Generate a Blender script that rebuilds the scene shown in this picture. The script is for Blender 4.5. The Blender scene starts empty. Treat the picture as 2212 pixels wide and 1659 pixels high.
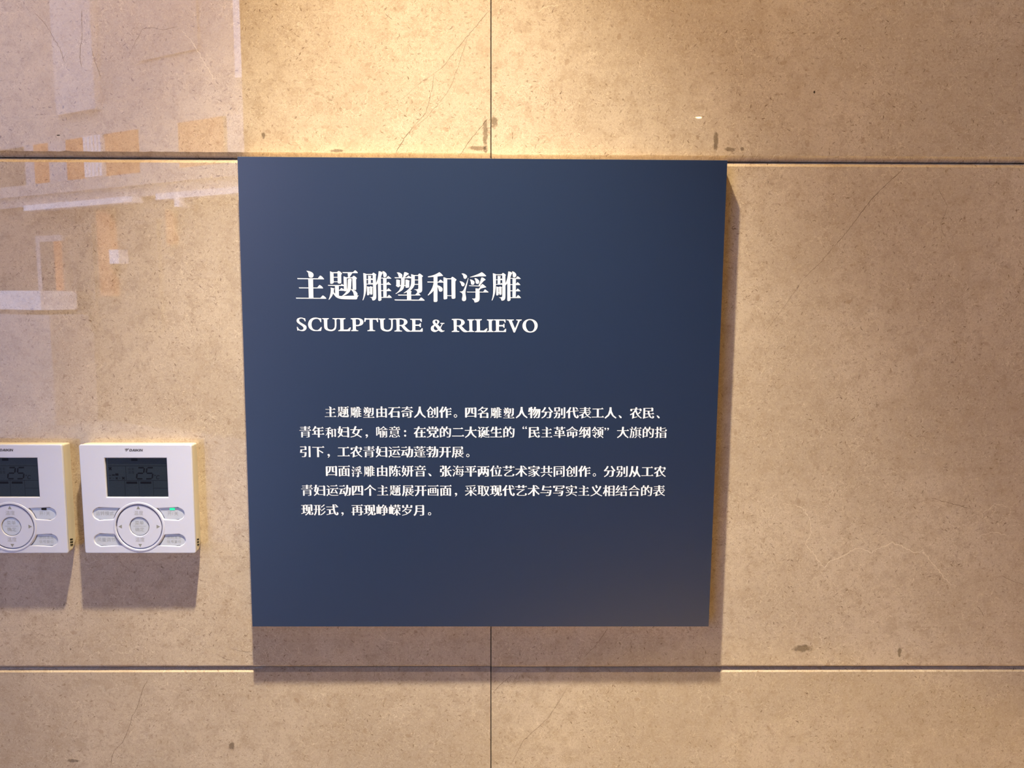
import bpy, math, random
from mathutils import Vector, Matrix

# ------------------------------------------------------------------ camera, light, exposure
sc = bpy.context.scene
COL = sc.collection
cam = bpy.data.cameras.new('camera')
cam.sensor_fit = 'HORIZONTAL'; cam.sensor_width = 36.0; cam.lens = 36.0 * 1720.36 / 2212.0
cam.clip_start = 0.01
camo = bpy.data.objects.new('camera', cam); COL.objects.link(camo)
R_, F_, U_ = (0.9999543, -0.0090422, 0.0031031), (0.0093391, 0.9933176, -0.1150342), (-0.0020422, 0.1150579, 0.9933567)
camo.matrix_world = Matrix(((R_[0], U_[0], -F_[0], 0.2760), (R_[1], U_[1], -F_[1], -0.8612), (R_[2], U_[2], -F_[2], 0.0663), (0, 0, 0, 1)))
sc.camera = camo
sc.view_settings.view_transform = 'Standard'; sc.view_settings.look = 'None'
sc.view_settings.gamma = 1.0; sc.view_settings.use_curve_mapping = False
sc.view_settings.exposure = 0.14

w = bpy.data.worlds.new('overcast_sky'); sc.world = w; w.use_nodes = True
bg = w.node_tree.nodes['Background']
bg.inputs[0].default_value = (0.33, 0.51, 1.0, 1); bg.inputs[1].default_value = 9.0

sn = bpy.data.lights.new('added_facade_sun', 'SUN'); sn.energy = 12; sn.color = (1.0, 0.82, 0.80); sn.angle = math.radians(8)  # added sun, brightens the house front mirrored in the stone
sno = bpy.data.objects.new('added_facade_sun', sn); COL.objects.link(sno)
sno.rotation_euler = Vector((-0.30, -0.75, -0.72)).to_track_quat('-Z', 'Y').to_euler()

def spot(name, loc, aim, energy, color, deg, blend, radius):
    l = bpy.data.lights.new(name, 'SPOT'); l.energy = energy; l.color = color
    l.spot_size = math.radians(deg); l.spot_blend = blend; l.shadow_soft_size = radius
    o = bpy.data.objects.new(name, l); COL.objects.link(o); o.location = loc
    o.rotation_euler = (Vector(aim) - Vector(loc)).to_track_quat('-Z', 'Y').to_euler()
    return o
LAMP = (0.129, -0.361, 1.086)
spot('downlight_beam', LAMP, (0.34, -0.33, -1.5), 250, (1.0, 0.93, 0.68), 62, 1.0, 0.022)
spot('downlight_spill', LAMP, (0.28, -0.33, -1.5), 53, (1.0, 0.69, 0.24), 136, 1.0, 0.022)

HALL = (1.35, -1.35)
spot('floor_fill_spot', (HALL[0], HALL[1], 2.67), (HALL[0], HALL[1], -1.5), 2300, (1.0, 0.70, 0.22), 38, 0.5, 0.05)  # added unseen spot: lights the floor so its warm bounce fills the wall

# ------------------------------------------------------------------ drawings and survey data
# drawn glyphs, units of 1/20 mm about each character's centre; '*' marks a smooth point
GLYPH = {
'主': '-91,297 -31,290* 33,260* 57,218* 41,169* 1,154* -38,172* -48,205* -52,250* -68,276*/-285,146 145,142 192,199 228,183* 276,127 272,124 -278,126/-260,-47 127,-49 174,5 217,-19* 250,-61 248,-65 -247,-65/-328,-261 186,-265 238,-212 277,-235* 314,-277 299,-281 -316,-279/-55,133 43,134 41,-271 -54,-272',
'题': '-273,287 -203,260 -201,55 -228,32* -264,30* -273,41/-223,269 -124,270 -112,250 -210,249/-128,270 -98,295 -62,280* -22,241 -42,221 -43,49 -71,35* -107,39* -117,55 -117,263/-205,172 -114,172 -114,158 -206,158/-207,77 -112,78 -113,66 -208,66/-327,-1 -317,3 -55,2 -38,29 7,3 14,-17 -311,-12/-177,-7 -98,-7 -99,-213 -89,-226 -63,-229 -64,-259 -142,-246 -174,-174/-103,-97 -77,-97 -46,-57 9,-88 12,-116 -103,-112/-269,-50 -185,-71 -201,-89* -206,-141* -220,-174* -247,-233* -305,-302 -316,-299 -290,-233* -272,-161* -264,-96*/-206,-141 -187,-168* -142,-203* -63,-226* 68,-222* 266,-218 319,-212 292,-241 278,-287 264,-293 28,-291* -77,-282* -149,-253* -188,-213* -220,-168/-20,270 207,271 247,309 276,294* 307,258 301,252 0,252/95,254 193,255 169,219* 129,163 103,163/8,184 63,163 71,147 74,-101 51,-121* 24,-126 10,-115 9,3/63,163 188,165 201,144 63,143/185,165 215,196 247,183* 286,144 266,125 265,-88 255,-99 193,-91 191,134/95,108 102,124* 135,134* 171,122* 166,69* 154,-81* 116,-147* 56,-193* 0,-219 -43,-229 17,-180* 64,-121* 86,-62* 92,29*/150,-75 193,-91* 248,-120* 287,-166* 289,-196* 272,-222* 233,-222* 214,-192* 202,-147* 173,-108*',
'雕': '-286,253 -224,234 -224,28* -229,-63* -248,-181* -296,-309 -313,-317 -291,-233* -280,-129* -280,28*/-230,230 -99,232 -90,211 -227,214/-102,234 -79,260 -46,244* -13,215 -27,202 -24,3* -25,-246* -42,-298* -89,-318* -108,-308 -124,-266* -160,-254 -160,-251 -114,-249* -89,-233 -87,3* -91,211/-188,198 -120,190 -130,172 -132,22 -188,22 -185,172/-229,123 -137,123 -110,146 -88,125 -88,111 -229,112/-231,26 -126,27 -112,52 -86,29 -86,16 -231,17/-214,-24 -166,-37 -166,-194 -199,-212 -215,-200/-153,-37 -140,-20 -91,-43 -104,-56 -105,-187 -126,-197 -149,-190 -153,-174/-169,-35 -143,-33 -143,-51 -170,-51/-168,-143 -145,-143 -145,-156 -168,-156/36,290 79,282* 121,258 101,225* 80,166* 43,81* -28,-4 -30,29 4,107* 25,199*/17,114 77,160 80,-127 83,-304 63,-321* 36,-327* 17,-311/112,289 151,284* 196,242* 202,199* 182,173* 156,167* 133,183* 129,225* 124,264*/73,155 195,152 232,193 264,170* 299,142 293,137 195,137 73,143/126,144 195,144 194,-252 126,-252/75,24 127,24 127,12 74,12/193,30 196,33 232,69 262,43* 293,10 193,11/73,-105 129,-105 128,-118 72,-118/194,-107 234,-65 264,-88* 295,-120 194,-121/80,-249 205,-245 242,-200 275,-225* 304,-258 301,-261 80,-262',
'塑': '-264,260 -210,260* -155,224* -149,192* -165,162* -211,159* -225,192* -237,231*/-105,270 -59,264* -7,235 -53,205* -106,159 -133,159 -119,211*/-313,159 -303,162 -54,161 -20,200 12,179* 41,160 45,145 -294,144/-274,116 -232,113* -191,97 -201,81 -200,2 -181,-1 -181,-14 -207,-24 -224,-43 -253,-34* -284,-11 -274,5/-115,-1 -79,-1 -79,-14 -115,-14/-81,114 -41,111* 5,91 -4,75 -4,-39 -23,-49* -70,-53 -83,-43/-172,153 -100,153 -105,29* -122,-56* -162,-109* -285,-181 -294,-176 -228,-122* -188,-50* -174,29*/39,230 111,206 109,29* 89,-29* 42,-88* -11,-128* -117,-165 -124,-161 -57,-115* 3,-56* 30,10* 39,95*/104,209 183,209 190,196 111,196/180,212 207,244 239,229* 287,188 262,167 264,-101* 249,-140* 212,-157* 166,-160 160,-134* 140,-104* 95,-91 101,-87 160,-85* 186,-72 188,186/113,114 189,115 189,104 113,104/109,24 188,25 188,11 109,11/-57,-115 9,-115 45,-131 31,-147 33,-305 -53,-305 -54,-148/-246,-197 120,-199 166,-150 199,-176* 232,-212 -233,-214/-321,-303 -310,-299 191,-303 241,-253 277,-278* 315,-314 310,-320 -300,-319',
'和': '-295,175 -285,182 -186,205* -107,238* -56,270 -15,241* 25,196 -94,182 -173,172 -288,167/-173,179 -94,182 -98,-325 -112,-345* -138,-350* -168,-348 -176,-332/-307,74 -75,69 -36,116 -3,98* 36,61 33,54 -299,58/-174,42 -161,42 -169,-102 -222,-161* -292,-214 -300,-209 -248,-135* -201,-50*/-102,-1 -43,-20* 3,-56* 14,-89* 2,-121* -28,-134* -57,-125* -70,-89* -83,-50* -102,-23/34,166 99,144 109,127 108,-278 87,-290* 41,-294 34,-282/99,142 198,142 198,126 99,126/188,142 215,177 247,161* 308,115 279,79 279,-265 258,-278* 225,-283 202,-271 200,121/104,-211 206,-212 206,-225 104,-224',
'浮': '-261,240 -214,241* -158,208* -146,176* -161,146* -188,131* -214,149* -230,205*/-303,80 -254,74* -208,45* -197,15* -211,-11* -234,-24* -261,-4* -274,35*/-122,150 -117,150 -142,29* -172,-89* -182,-174* -169,-246* -168,-299* -189,-325* -213,-332* -242,-322* -254,-293* -242,-233* -242,-188* -261,-158* -301,-139 -301,-134 -261,-132* -225,-109* -175,2*/-86,169 10,202* 95,235* 161,271 207,242* 254,196 250,187 95,183* -76,165/-86,120 -43,111* 3,81* 11,52* -4,19* -30,9* -60,26* -66,68*/10,147 56,137* 102,101* 110,69* 95,36* 69,28* 39,46* 33,95*/158,162 200,151* 246,112 200,85* 128,-3 95,-3 128,69* 148,134*/-106,-7 141,-8 177,26 213,0* 258,-42 194,-55* 141,-72* 118,-88 98,-75 141,-23 -99,-18/32,-66 101,-74 128,-88 113,-108 116,-291* 98,-331* 55,-354* 12,-359 -5,-312* -41,-284 -41,-280 9,-279* 32,-265 35,-102/-153,-136 194,-137 230,-85 266,-111* 304,-143 299,-148 -143,-148',
}
TITLE = [('主', 73.14, 72.48), ('题', 106.92, 72.59), ('雕', 142.28, 72.7), ('塑', 176.07, 72.81), ('和', 210.12, 72.92), ('浮', 243.71, 73.02), ('雕', 277.86, 72.89)]
LATIN = [
'1319,760 1328,696 1313,694 1290,734* 1261,751* 1227,752* 1197,737* 1194,711* 1210,681* 1280,636* 1331,603* 1344,565* 1329,520* 1283,492* 1231,490* 1175,505* 1149,498 1140,576 1157,576 1176,539* 1209,514* 1243,513* 1273,528* 1280,558* 1260,588* 1194,636* 1150,673* 1140,711* 1156,748* 1209,771* 1254,771* 1291,760*',
'1657,757 1656,679 1641,678 1618,723* 1585,746* 1544,747* 1492,727* 1460,682* 1450,626* 1461,566* 1494,525* 1546,510* 1591,517* 1622,544* 1649,575 1666,574 1647,495 1553,490* 1478,498* 1412,539* 1380,603* 1384,663* 1417,726* 1478,764* 1545,773* 1605,764* 1634,757*',
'1678,761 1817,761 1817,745 1791,739* 1783,720 1782,582* 1797,540* 1853,520* 1906,533* 1937,582* 1940,720* 1925,741* 1896,745 1894,761 2012,762 2012,747 1984,739* 1974,721 1970,582* 1947,522* 1897,496* 1845,490* 1770,507* 1726,544* 1716,596* 1712,720* 1705,738* 1677,746',
'2014,762 2167,762 2166,746 2138,740* 2123,721 2123,523 2205,523 2258,569 2279,568 2253,491 2011,491 2012,507 2040,513* 2055,530 2056,721* 2045,739* 2014,747',
'2277,759 2434,764* 2516,737* 2541,681* 2518,629* 2446,600* 2383,598 2384,531* 2400,512* 2431,508 2431,492 2281,492 2281,508 2310,516* 2318,531 2315,718* 2307,736* 2277,744|2382,740 2434,740* 2467,711* 2470,666* 2447,628* 2383,621',
'2560,687 2569,767 2585,765 2615,760 2810,760 2847,768 2853,683 2835,682 2813,727* 2787,735 2738,735 2739,532* 2753,513* 2787,509 2787,493 2625,492 2626,509 2660,515* 2675,532 2673,735 2622,735 2600,730* 2584,687',
'2862,757 3002,757 3002,741 2976,735* 2968,716 2968,577* 2984,536* 3040,516* 3092,529* 3123,578* 3125,716* 3110,736* 3080,741 3079,757 3197,758 3197,743 3169,735* 3159,716 3157,578* 3133,518* 3084,491* 3032,486* 2957,502* 2913,540* 2902,592* 2897,716* 2889,734* 2862,742',
'3199,758 3334,762* 3423,747* 3464,706* 3464,661* 3403,612 3481,530* 3525,502* 3525,485 3458,485* 3406,519* 3339,601 3302,604 3302,526* 3319,507* 3353,503 3353,487 3195,486 3195,501 3226,509* 3241,526 3237,717* 3229,735* 3199,741|3302,739 3348,739* 3389,717* 3396,672* 3370,631* 3301,622',
'3527,753 3770,753 3773,690 3758,690 3730,729 3637,730 3636,632 3714,632 3737,662 3752,662 3751,578 3736,578 3714,606 3635,608 3634,512 3736,512 3770,553 3790,553 3788,484 3525,484 3525,500 3556,505* 3571,526 3571,714* 3558,732* 3527,738',
'4248,667 4248,652 4214,644* 4169,558 4195,521* 4225,502 4243,513 4247,498 4194,477* 4157,487* 4125,513 4074,483* 4029,479* 3977,505* 3962,550* 3978,595* 4030,629 4004,670* 4005,707* 4039,734* 4091,735* 4136,712* 4136,674* 4102,640 4158,581 4192,641* 4188,650* 4162,654 4162,668|4072,721* 4095,708* 4097,670* 4082,654* 4057,678* 4052,704*|4047,612 4112,532 4074,513* 4037,528* 4022,565*',
'4404,751 4539,755* 4629,741* 4670,700* 4670,655* 4609,606 4688,523* 4733,496* 4733,479 4665,478* 4613,512* 4546,594 4508,598 4509,519* 4526,501* 4560,497 4560,480 4402,480 4402,495 4433,503* 4448,519 4443,710* 4434,729* 4404,735|4507,733 4554,733* 4595,711* 4602,666* 4576,624* 4507,615',
'4735,745 4873,746 4872,729 4845,721* 4835,702 4837,522* 4848,504* 4872,496 4872,481 4735,481 4735,496 4765,503* 4777,522 4772,702* 4762,721* 4734,728',
'4886,748 5039,749 5039,732 5011,726* 4996,707 5000,509 5082,509 5135,555 5156,554 5131,477 4888,477 4888,493 4917,499* 4932,516 4929,707* 4917,726* 4886,733',
'5146,745 5284,745 5284,728 5257,721* 5247,702 5249,522* 5260,503* 5285,496 5285,481 5148,480 5148,495 5178,503* 5189,522 5184,702* 5174,720* 5146,728',
'5294,745 5535,745 5538,680 5525,680 5500,720 5402,722 5402,628 5483,628 5503,657 5515,657 5515,569 5501,569 5483,600 5398,600 5398,519* 5414,503 5495,503 5535,549 5549,548 5547,482 5294,481 5294,495 5323,501* 5337,518 5334,708* 5322,725* 5294,728',
'5561,744 5713,744 5713,729 5687,725* 5673,709 5739,554 5799,703* 5793,723* 5764,729 5764,744 5880,745 5879,729 5851,721* 5833,703 5739,476 5722,471* 5708,476 5609,708* 5592,726* 5561,730',
'6057,754* 6138,736* 6195,687* 6216,624* 6199,549* 6145,492* 6059,471* 5972,491* 5915,543* 5897,609* 5914,681* 5971,735*|6052,735* 6103,718* 6138,670* 6153,607* 6139,544* 6105,503* 6059,493* 6013,509* 5978,566* 5967,629* 5977,686* 6006,721*',
]
BODY = [
('主题雕塑由石奇人创作。四名雕塑人物分别代表工人、农民、', 90.37, -61.54, 13.597, -0.0265),
('青年和妇女，喻意：在党的二大诞生的“民主革命纲领”大旗的指', 62.93, -83.21, 13.609, -0.0030),
('引下，工农青妇运动蓬勃开展。', 62.61, -104.72, 13.598, -0.0080),
('四面浮雕由陈妍音、张海平两位艺术家共同创作。分别从工农', 89.88, -125.75, 13.623, -0.0113),
('青妇运动四个主题展开画面，采取现代艺术与写实主义相结合的表', 63.12, -147.17, 13.591, -0.0073),
('现形式，再现峥嵘岁月。', 62.75, -168.69, 13.501, -0.0493),
]
BOARD = [(0.82, 203.51), (506.0, 202.1), (502.47, -301.06), (-1.06, -300.64)]
CRACKS = [(0.45, [(260.0, 355.4), (230.7, 322.2), (210.5, 297.6), (201.7, 291.6)]), (0.5, [(201.7, 291.6), (200.6, 278.9), (193.1, 251.9), (180.5, 239.0)]), (0.8, [(180.5, 239.0), (170.3, 226.1), (161.0, 210.8)]), (0.4, [(237.6, 329.6), (227.5, 299.9), (218.9, 277.5), (207.2, 262.5), (192.3, 245.8), (180.5, 236.7)]), (0.8, [(257.9, 246.6), (238.9, 224.1), (228.7, 209.6)]), (0.3, [(198.9, 289.3), (189.5, 284.1), (166.1, 263.8)]), (0.5, [(151.9, 351.1), (159.5, 344.6)]), (0.7, [(698.6, 199.0), (695.7, 194.4), (681.4, 181.2), (667.1, 166.4), (654.5, 149.2), (641.1, 130.4), (628.3, 114.8)]), (0.45, [(627.8, 114.8), (613.7, 97.0), (597.0, 81.2)]), (0.3, [(597.0, 81.2), (580.6, 54.9), (559.3, 24.9)]), (0.4, [(737.4, 176.0), (741.9, 168.3), (748.1, 158.2), (742.1, 140.2), (744.3, 130.8), (748.7, 125.3)]), (0.6, [(-126.4, -369.9), (-133.6, -382.3), (-138.0, -395.5), (-140.6, -404.8), (-147.0, -414.2), (-152.2, -429.8), (-159.8, -447.1), (-168.3, -455.0), (-172.9, -462.9), (-175.2, -477.9)]), (0.4, [(-196.2, -324.6), (-198.8, -332.2), (-202.0, -337.5)]), (0.5, [(393.1, -311.4), (382.3, -328.3), (367.1, -345.3)]), (0.5, [(285.1, -366.7), (271.5, -378.4), (262.5, -388.9)]), (0.35, [(292.0, -365.8), (285.2, -376.6)]), (0.5, [(348.0, -382.6), (327.2, -417.7), (298.1, -445.8), (284.9, -474.1)]), (0.45, [(-207.8, 350.0), (-197.3, 338.5), (-191.3, 327.7), (-184.2, 314.9), (-179.8, 299.5)]), (0.5, [(-159.2, 353.4), (-160.4, 329.2), (-164.0, 306.0), (-162.6, 295.7)]), (0.35, [(-151.4, 315.7), (-148.3, 300.9), (-143.7, 286.7)]), (0.4, [(-112.3, 310.8), (-97.8, 334.7), (-87.1, 335.4), (-76.5, 333.5), (-59.0, 337.4)]), (0.45, [(-49.2, -341.2), (-37.0, -347.7), (-31.2, -348.5)]), (0.4, [(-32.1, -334.7), (-20.6, -337.7), (-9.6, -338.5)]), (0.45, [(835.9, -249.4), (849.9, -256.3), (861.2, -259.3)]), (0.5, [(810.5, -284.3), (819.9, -297.4)]), (0.4, [(603.4, -152.6), (599.0, -164.8)]), (0.6, [(750.0, -159.8), (797.5, -172.9)])]
VEINS = [(1.1, [(584.9, -167.0), (593.3, -167.0), (610.1, -172.9), (616.5, -184.9), (619.7, -200.2), (612.8, -212.2), (622.5, -224.3), (635.0, -240.7), (641.4, -232.9), (656.2, -226.9), (670.8, -217.4), (687.8, -222.5), (710.6, -211.4), (729.5, -219.1), (734.8, -223.4), (744.7, -220.8), (759.3, -238.1), (775.7, -257.2), (786.2, -262.4)]), (1.0, [(-57.8, 333.6), (-43.9, 315.7), (-34.0, 297.7), (-27.7, 286.0), (-19.7, 284.8)]), (0.8, [(804.4, -208.8), (810.6, -201.9), (823.8, -199.3), (840.9, -203.6)]), (0.7, [(813.6, -174.5), (823.1, -166.9), (836.8, -171.1)]), (0.8, [(308.3, 353.5), (317.5, 358.0), (332.8, 361.0)]), (0.7, [(135.6, -317.9), (143.3, -326.1), (157.4, -327.7)])]
STAINS = [(255.1, 231.4, 4.5, 30.0), (246.3, 216.3, 17.0, 4.5), (255.6, 215.4, 4.5, 8.0), (264.8, 243.7, 6.5, 13.0), (498.0, 224.6, 5.0, 20.0), (513.4, 216.1, 10.0, 5.0), (526.1, 216.6, 3.5, 4.0), (22.8, 228.4, 4.0, 7.0), (98.9, 212.7, 13.0, 3.5), (-35.9, -451.8, 7.0, 10.0), (615.9, -335.4, 19.0, 9.0), (726.0, -339.4, 4.5, 10.0), (-217.3, -468.8, 13.0, 4.0)]
PITS = [(-70.4, 291.9, 1.6, 1.8), (-181.6, 222.7, 0.9, 0.9), (599.9, 275.0, 4, 6), (513.3, 261.0, 1, 1), (-211.9, -335.0, 3, 2), (580.7, -262.8, 1.6, 1.4), (-191.0, 227.4, 8, 2.2)]

# ------------------------------------------------------------------ helpers
MM = 0.001
random.seed(7)

def tag(o, label=None, cat=None, group=None, kind=None):
    if label: o['label'] = label
    if cat: o['category'] = cat
    if group: o['group'] = group
    if kind: o['kind'] = kind
    return o

def link(name, me, mat=None, parent=None):
    o = bpy.data.objects.new(name, me); COL.objects.link(o)
    if mat is not None:
        me.materials.clear(); me.materials.append(mat)
    if parent is not None: o.parent = parent
    return o

def empty(name, loc):
    o = bpy.data.objects.new(name, None); COL.objects.link(o); o.location = loc
    o.empty_display_size = 0.02
    return o

def mesh(name, vs, fs, mat=None, parent=None, smooth=False):
    me = bpy.data.meshes.new(name); me.from_pydata([tuple(v) for v in vs], [], fs); me.update()
    if smooth:
        for p in me.polygons: p.use_smooth = True
    return link(name, me, mat, parent)

def boxd(x0, x1, y0, y1, z0, z1):
    vs = [(x, y, z) for x in (x0, x1) for y in (y0, y1) for z in (z0, z1)]
    fs = [(0, 1, 3, 2), (4, 6, 7, 5), (0, 4, 5, 1), (2, 3, 7, 6), (0, 2, 6, 4), (1, 5, 7, 3)]
    return vs, fs

def box(name, x0, x1, y0, y1, z0, z1, mat=None, parent=None):
    return mesh(name, *boxd(x0, x1, y0, y1, z0, z1), mat, parent)

def lathe(name, prof, mat, parent=None, loc=(0, 0, 0), n=40):
    vs = []; fs = []
    for r, z in prof:
        for k in range(n):
            a = 2 * math.pi * k / n; vs.append((r * math.cos(a) + loc[0], r * math.sin(a) + loc[1], z + loc[2]))
    for i in range(len(prof) - 1):
        for k in range(n):
            a = i * n + k; b = i * n + (k + 1) % n; fs.append((a, b, b + n, a + n))
    return mesh(name, vs, fs, mat, parent, True)

def smooth_poly(pts, n=4):
    """pts: (x, y, is_smooth) -> flattened closed outline"""
    out = []; N = len(pts)
    P = [Vector((p[0], p[1])) for p in pts]; S = [p[2] for p in pts]
    def tan(i):
        return (P[(i + 1) % N] - P[i - 1]) * 0.5
    for i in range(N):
        j = (i + 1) % N
        out.append(tuple(P[i]))
        if not (S[i] or S[j]): continue
        d = P[j] - P[i]; L = d.length
        def lim(t):
            return t if t.length < 1e-9 else t.normalized() * min(t.length, L * 1.1)
        m0 = lim(tan(i)) if S[i] else None; m1 = lim(tan(j)) if S[j] else None
        if m0 is None: m0 = (d * 2 - m1) * 0.5 if m1 is not None else d
        if m1 is None: m1 = (d * 2 - m0) * 0.5
        for k in range(1, n):
            t = k / n; h = (2*t**3 - 3*t*t + 1, t**3 - 2*t*t + t, -2*t**3 + 3*t*t, t**3 - t*t)
            q = P[i] * h[0] + m0 * h[1] + P[j] * h[2] + m1 * h[3]; out.append((q.x, q.y))
    return out

def parse(s, k=1.0):
    out = []
    for p in s.split():
        st = p.endswith('*'); x, y = p.rstrip('*').split(','); out.append((float(x) * k, float(y) * k, st))
    return smooth_poly(out)

def filled(shapes, extrude=0.0, bevel=0.0, res=2):
    """shapes: list of lists of contours (outline + holes), each filled by itself -> (verts, faces) in local xy, z out"""
    V = []; Fc = []
    for contours in shapes:
        cu = bpy.data.curves.new('tmp', 'CURVE'); cu.dimensions = '2D'; cu.fill_mode = 'BOTH'
        cu.extrude = extrude; cu.bevel_depth = bevel; cu.bevel_resolution = res
        for c in contours:
            s = cu.splines.new('POLY'); s.points.add(len(c) - 1)
            for p, q in zip(s.points, c): p.co = (q[0], q[1], 0, 1)
            s.use_cyclic_u = True
        o = bpy.data.objects.new('tmp', cu)
        me = o.to_mesh()
        b = len(V)
        V += [tuple(v.co) for v in me.vertices]; Fc += [tuple(b + i for i in p.vertices) for p in me.polygons]
        o.to_mesh_clear(); bpy.data.objects.remove(o); bpy.data.curves.remove(cu)
    return V, Fc

def front(name, shapes, y, mat, parent, extrude=0.0, bevel=0.0, res=2, k=MM, sm=False):
    """a flat or extruded figure facing the room (-y); its front surface lies at y"""
    if extrude == 0 and bevel == 0:
        V = []; Fc = []
        for sh in shapes:
            v, f = scan_fill(sh); b = len(V); V += v; Fc += [tuple(b + i for i in q) for q in f]
    else: V, Fc = filled(shapes, extrude, bevel, res)
    zmax = max(v[2] for v in V)
    # xy of the drawing -> xz of the wall, its z -> -y
    me = bpy.data.meshes.new(name)
    me.from_pydata([(v[0] * k, y - (v[2] - zmax) * k, v[1] * k) for v in V], [], Fc); me.update()
    if sm:
        for p in me.polygons: p.use_smooth = len(p.vertices) == 4
    return link(name, me, mat, parent)

class FontShape(list):
    """contours whose direction already tells ink (counter-clockwise) from hole"""

def scan_fill(shape):
    """fills contours by winding number, cut into level strips: (verts, faces)"""
    cs = []
    for i, c in enumerate(shape):
        if not isinstance(shape, FontShape) and (area(c) > 0) != (i == 0): c = c[::-1]
        cs.append(c)
    E = []
    for c in cs:
        for i in range(len(c)):
            a, b = c[i - 1], c[i]
            if abs(a[1] - b[1]) > 1e-7: E.append((a, b, -1) if a[1] < b[1] else (b, a, 1))
    ys = sorted({round(p[1], 6) for c in cs for p in c})
    # strips also end where two edges cross
    add = set()
    for i in range(len(E)):
        a, b, _ = E[i]
        for j in range(i + 1, len(E)):
            c, d, _ = E[j]
            lo, hi = max(a[1], c[1]), min(b[1], d[1])
            if hi - lo < 1e-6 or max(a[0], b[0]) < min(c[0], d[0]) or max(c[0], d[0]) < min(a[0], b[0]): continue
            sa = (b[0] - a[0]) / (b[1] - a[1]); sb = (d[0] - c[0]) / (d[1] - c[1])
            if abs(sa - sb) < 1e-9: continue
            y = (c[0] - a[0] + sa * a[1] - sb * c[1]) / (sa - sb)
            if lo + 1e-6 < y < hi - 1e-6: add.add(round(y, 6))
    ys = sorted(set(ys) | add)
    span = (ys[-1] - ys[0]) or 1
    V = []; F = []
    for y0, y1 in zip(ys, ys[1:]):
        if y1 - y0 < span * 2e-4: continue
        ym = (y0 + y1) / 2; X = []
        for a, b, w_ in E:
            if a[1] <= ym < b[1]:
                m = (b[0] - a[0]) / (b[1] - a[1]); X.append((a[0] + m * (ym - a[1]), a[0] + m * (y0 - a[1]), a[0] + m * (y1 - a[1]), w_))
        X.sort(); wn = 0
        for k, (xm, xa, xb, w_) in enumerate(X):
            was = wn > 0; wn += w_
            if not was and wn > 0: st = (xa, xb)
            elif was and wn <= 0:
                i = len(V); V += [(st[0], y0, 0), (xa, y0, 0), (xb, y1, 0), (st[1], y1, 0)]; F.append((i, i + 1, i + 2, i + 3))
    return V, F

def circle(cx, cy, r, n=64, a0=0.0, a1=2 * math.pi):
    m = n if abs(a1 - a0 - 2 * math.pi) < 1e-6 else n + 1
    return [(cx + r * math.cos(a0 + (a1 - a0) * k / n), cy + r * math.sin(a0 + (a1 - a0) * k / n)) for k in range(m)]

def rrect(x0, x1, y0, y1, r, n=6):
    out = []
    for cx, cy, a in ((x1 - r, y1 - r, 0), (x0 + r, y1 - r, 90), (x0 + r, y0 + r, 180), (x1 - r, y0 + r, 270)):
        for k in range(n + 1):
            t = math.radians(a + 90 * k / n); out.append((cx + r * math.cos(t), cy + r * math.sin(t)))
    return out

# ------------------------------------------------------------------ materials
class NT:
    def __init__(s, name):
        s.m = bpy.data.materials.new(name); s.m.use_nodes = True; s.t = s.m.node_tree
        s.b = s.t.nodes['Principled BSDF']; s.out = s.t.nodes['Material Output']
    def n(s, kind, **kw):
        nd = s.t.nodes.new(kind)
        for k, v in kw.items():
            if k.startswith('i_'):
                nd.inputs[k[2:]].default_value = v
            else: setattr(nd, k, v)
        return nd
    def put(s, a, b): s.t.links.new(a, b)
    def val(s, x, sock):
        if isinstance(x, (int, float)): sock.default_value = x
        else: s.put(x, sock)
    def math(s, op, a, b=0.0, c=None, clamp=False):
        nd = s.t.nodes.new('ShaderNodeMath'); nd.operation = op; nd.use_clamp = clamp
        s.val(a, nd.inputs[0]); s.val(b, nd.inputs[1])
        if c is not None: s.val(c, nd.inputs[2])
        return nd.outputs[0]
    def ramp(s, x, a, b, lo=0.0, hi=1.0):
        nd = s.t.nodes.new('ShaderNodeMapRange'); nd.interpolation_type = 'SMOOTHSTEP'
        s.val(x, nd.inputs[0])
        for i, v in enumerate((a, b, lo, hi)): nd.inputs[i + 1].default_value = v
        return nd.outputs[0]
    def mix(s, f, a, b, mode='MIX'):
        nd = s.t.nodes.new('ShaderNodeMix'); nd.data_type = 'RGBA'; nd.blend_type = mode
        s.val(f, nd.inputs[0])
        for x, i in ((a, 6), (b, 7)):
            if isinstance(x, tuple): nd.inputs[i].default_value = (*x, 1)
            else: s.put(x, nd.inputs[i])
        return nd.outputs[2]
    def noise(s, vec, scale, detail=3, rough=0.55, dist=0.0, dim='3D'):
        nd = s.t.nodes.new('ShaderNodeTexNoise'); nd.noise_dimensions = dim; s.put(vec, nd.inputs['Vector'])
        nd.inputs['Scale'].default_value = scale; nd.inputs['Detail'].default_value = detail
        nd.inputs['Roughness'].default_value = rough; nd.inputs['Distortion'].default_value = dist
        return nd

def plain(name, rgb, rough=0.5, metal=0.0, coat=0.0, spec=0.5, grain=0.0, gs=900, coat_rough=0.03):
    t = NT(name); b = t.b
    b.inputs['Base Color'].default_value = (*rgb, 1); b.inputs['Roughness'].default_value = rough
    b.inputs['Metallic'].default_value = metal; b.inputs['Coat Weight'].default_value = coat
    b.inputs['Coat Roughness'].default_value = coat_rough
    b.inputs['Specular IOR Level'].default_value = spec
    if grain:
        tc = t.n('ShaderNodeTexCoord'); nz = t.noise(tc.outputs['Object'], gs, 2)
        c = t.mix(t.ramp(nz.outputs['Fac'], .3, .7), tuple(v * (1 - grain) for v in rgb), tuple(min(1, v * (1 + grain)) for v in rgb))
        t.put(c, b.inputs['Base Color'])
    return t.m

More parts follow.
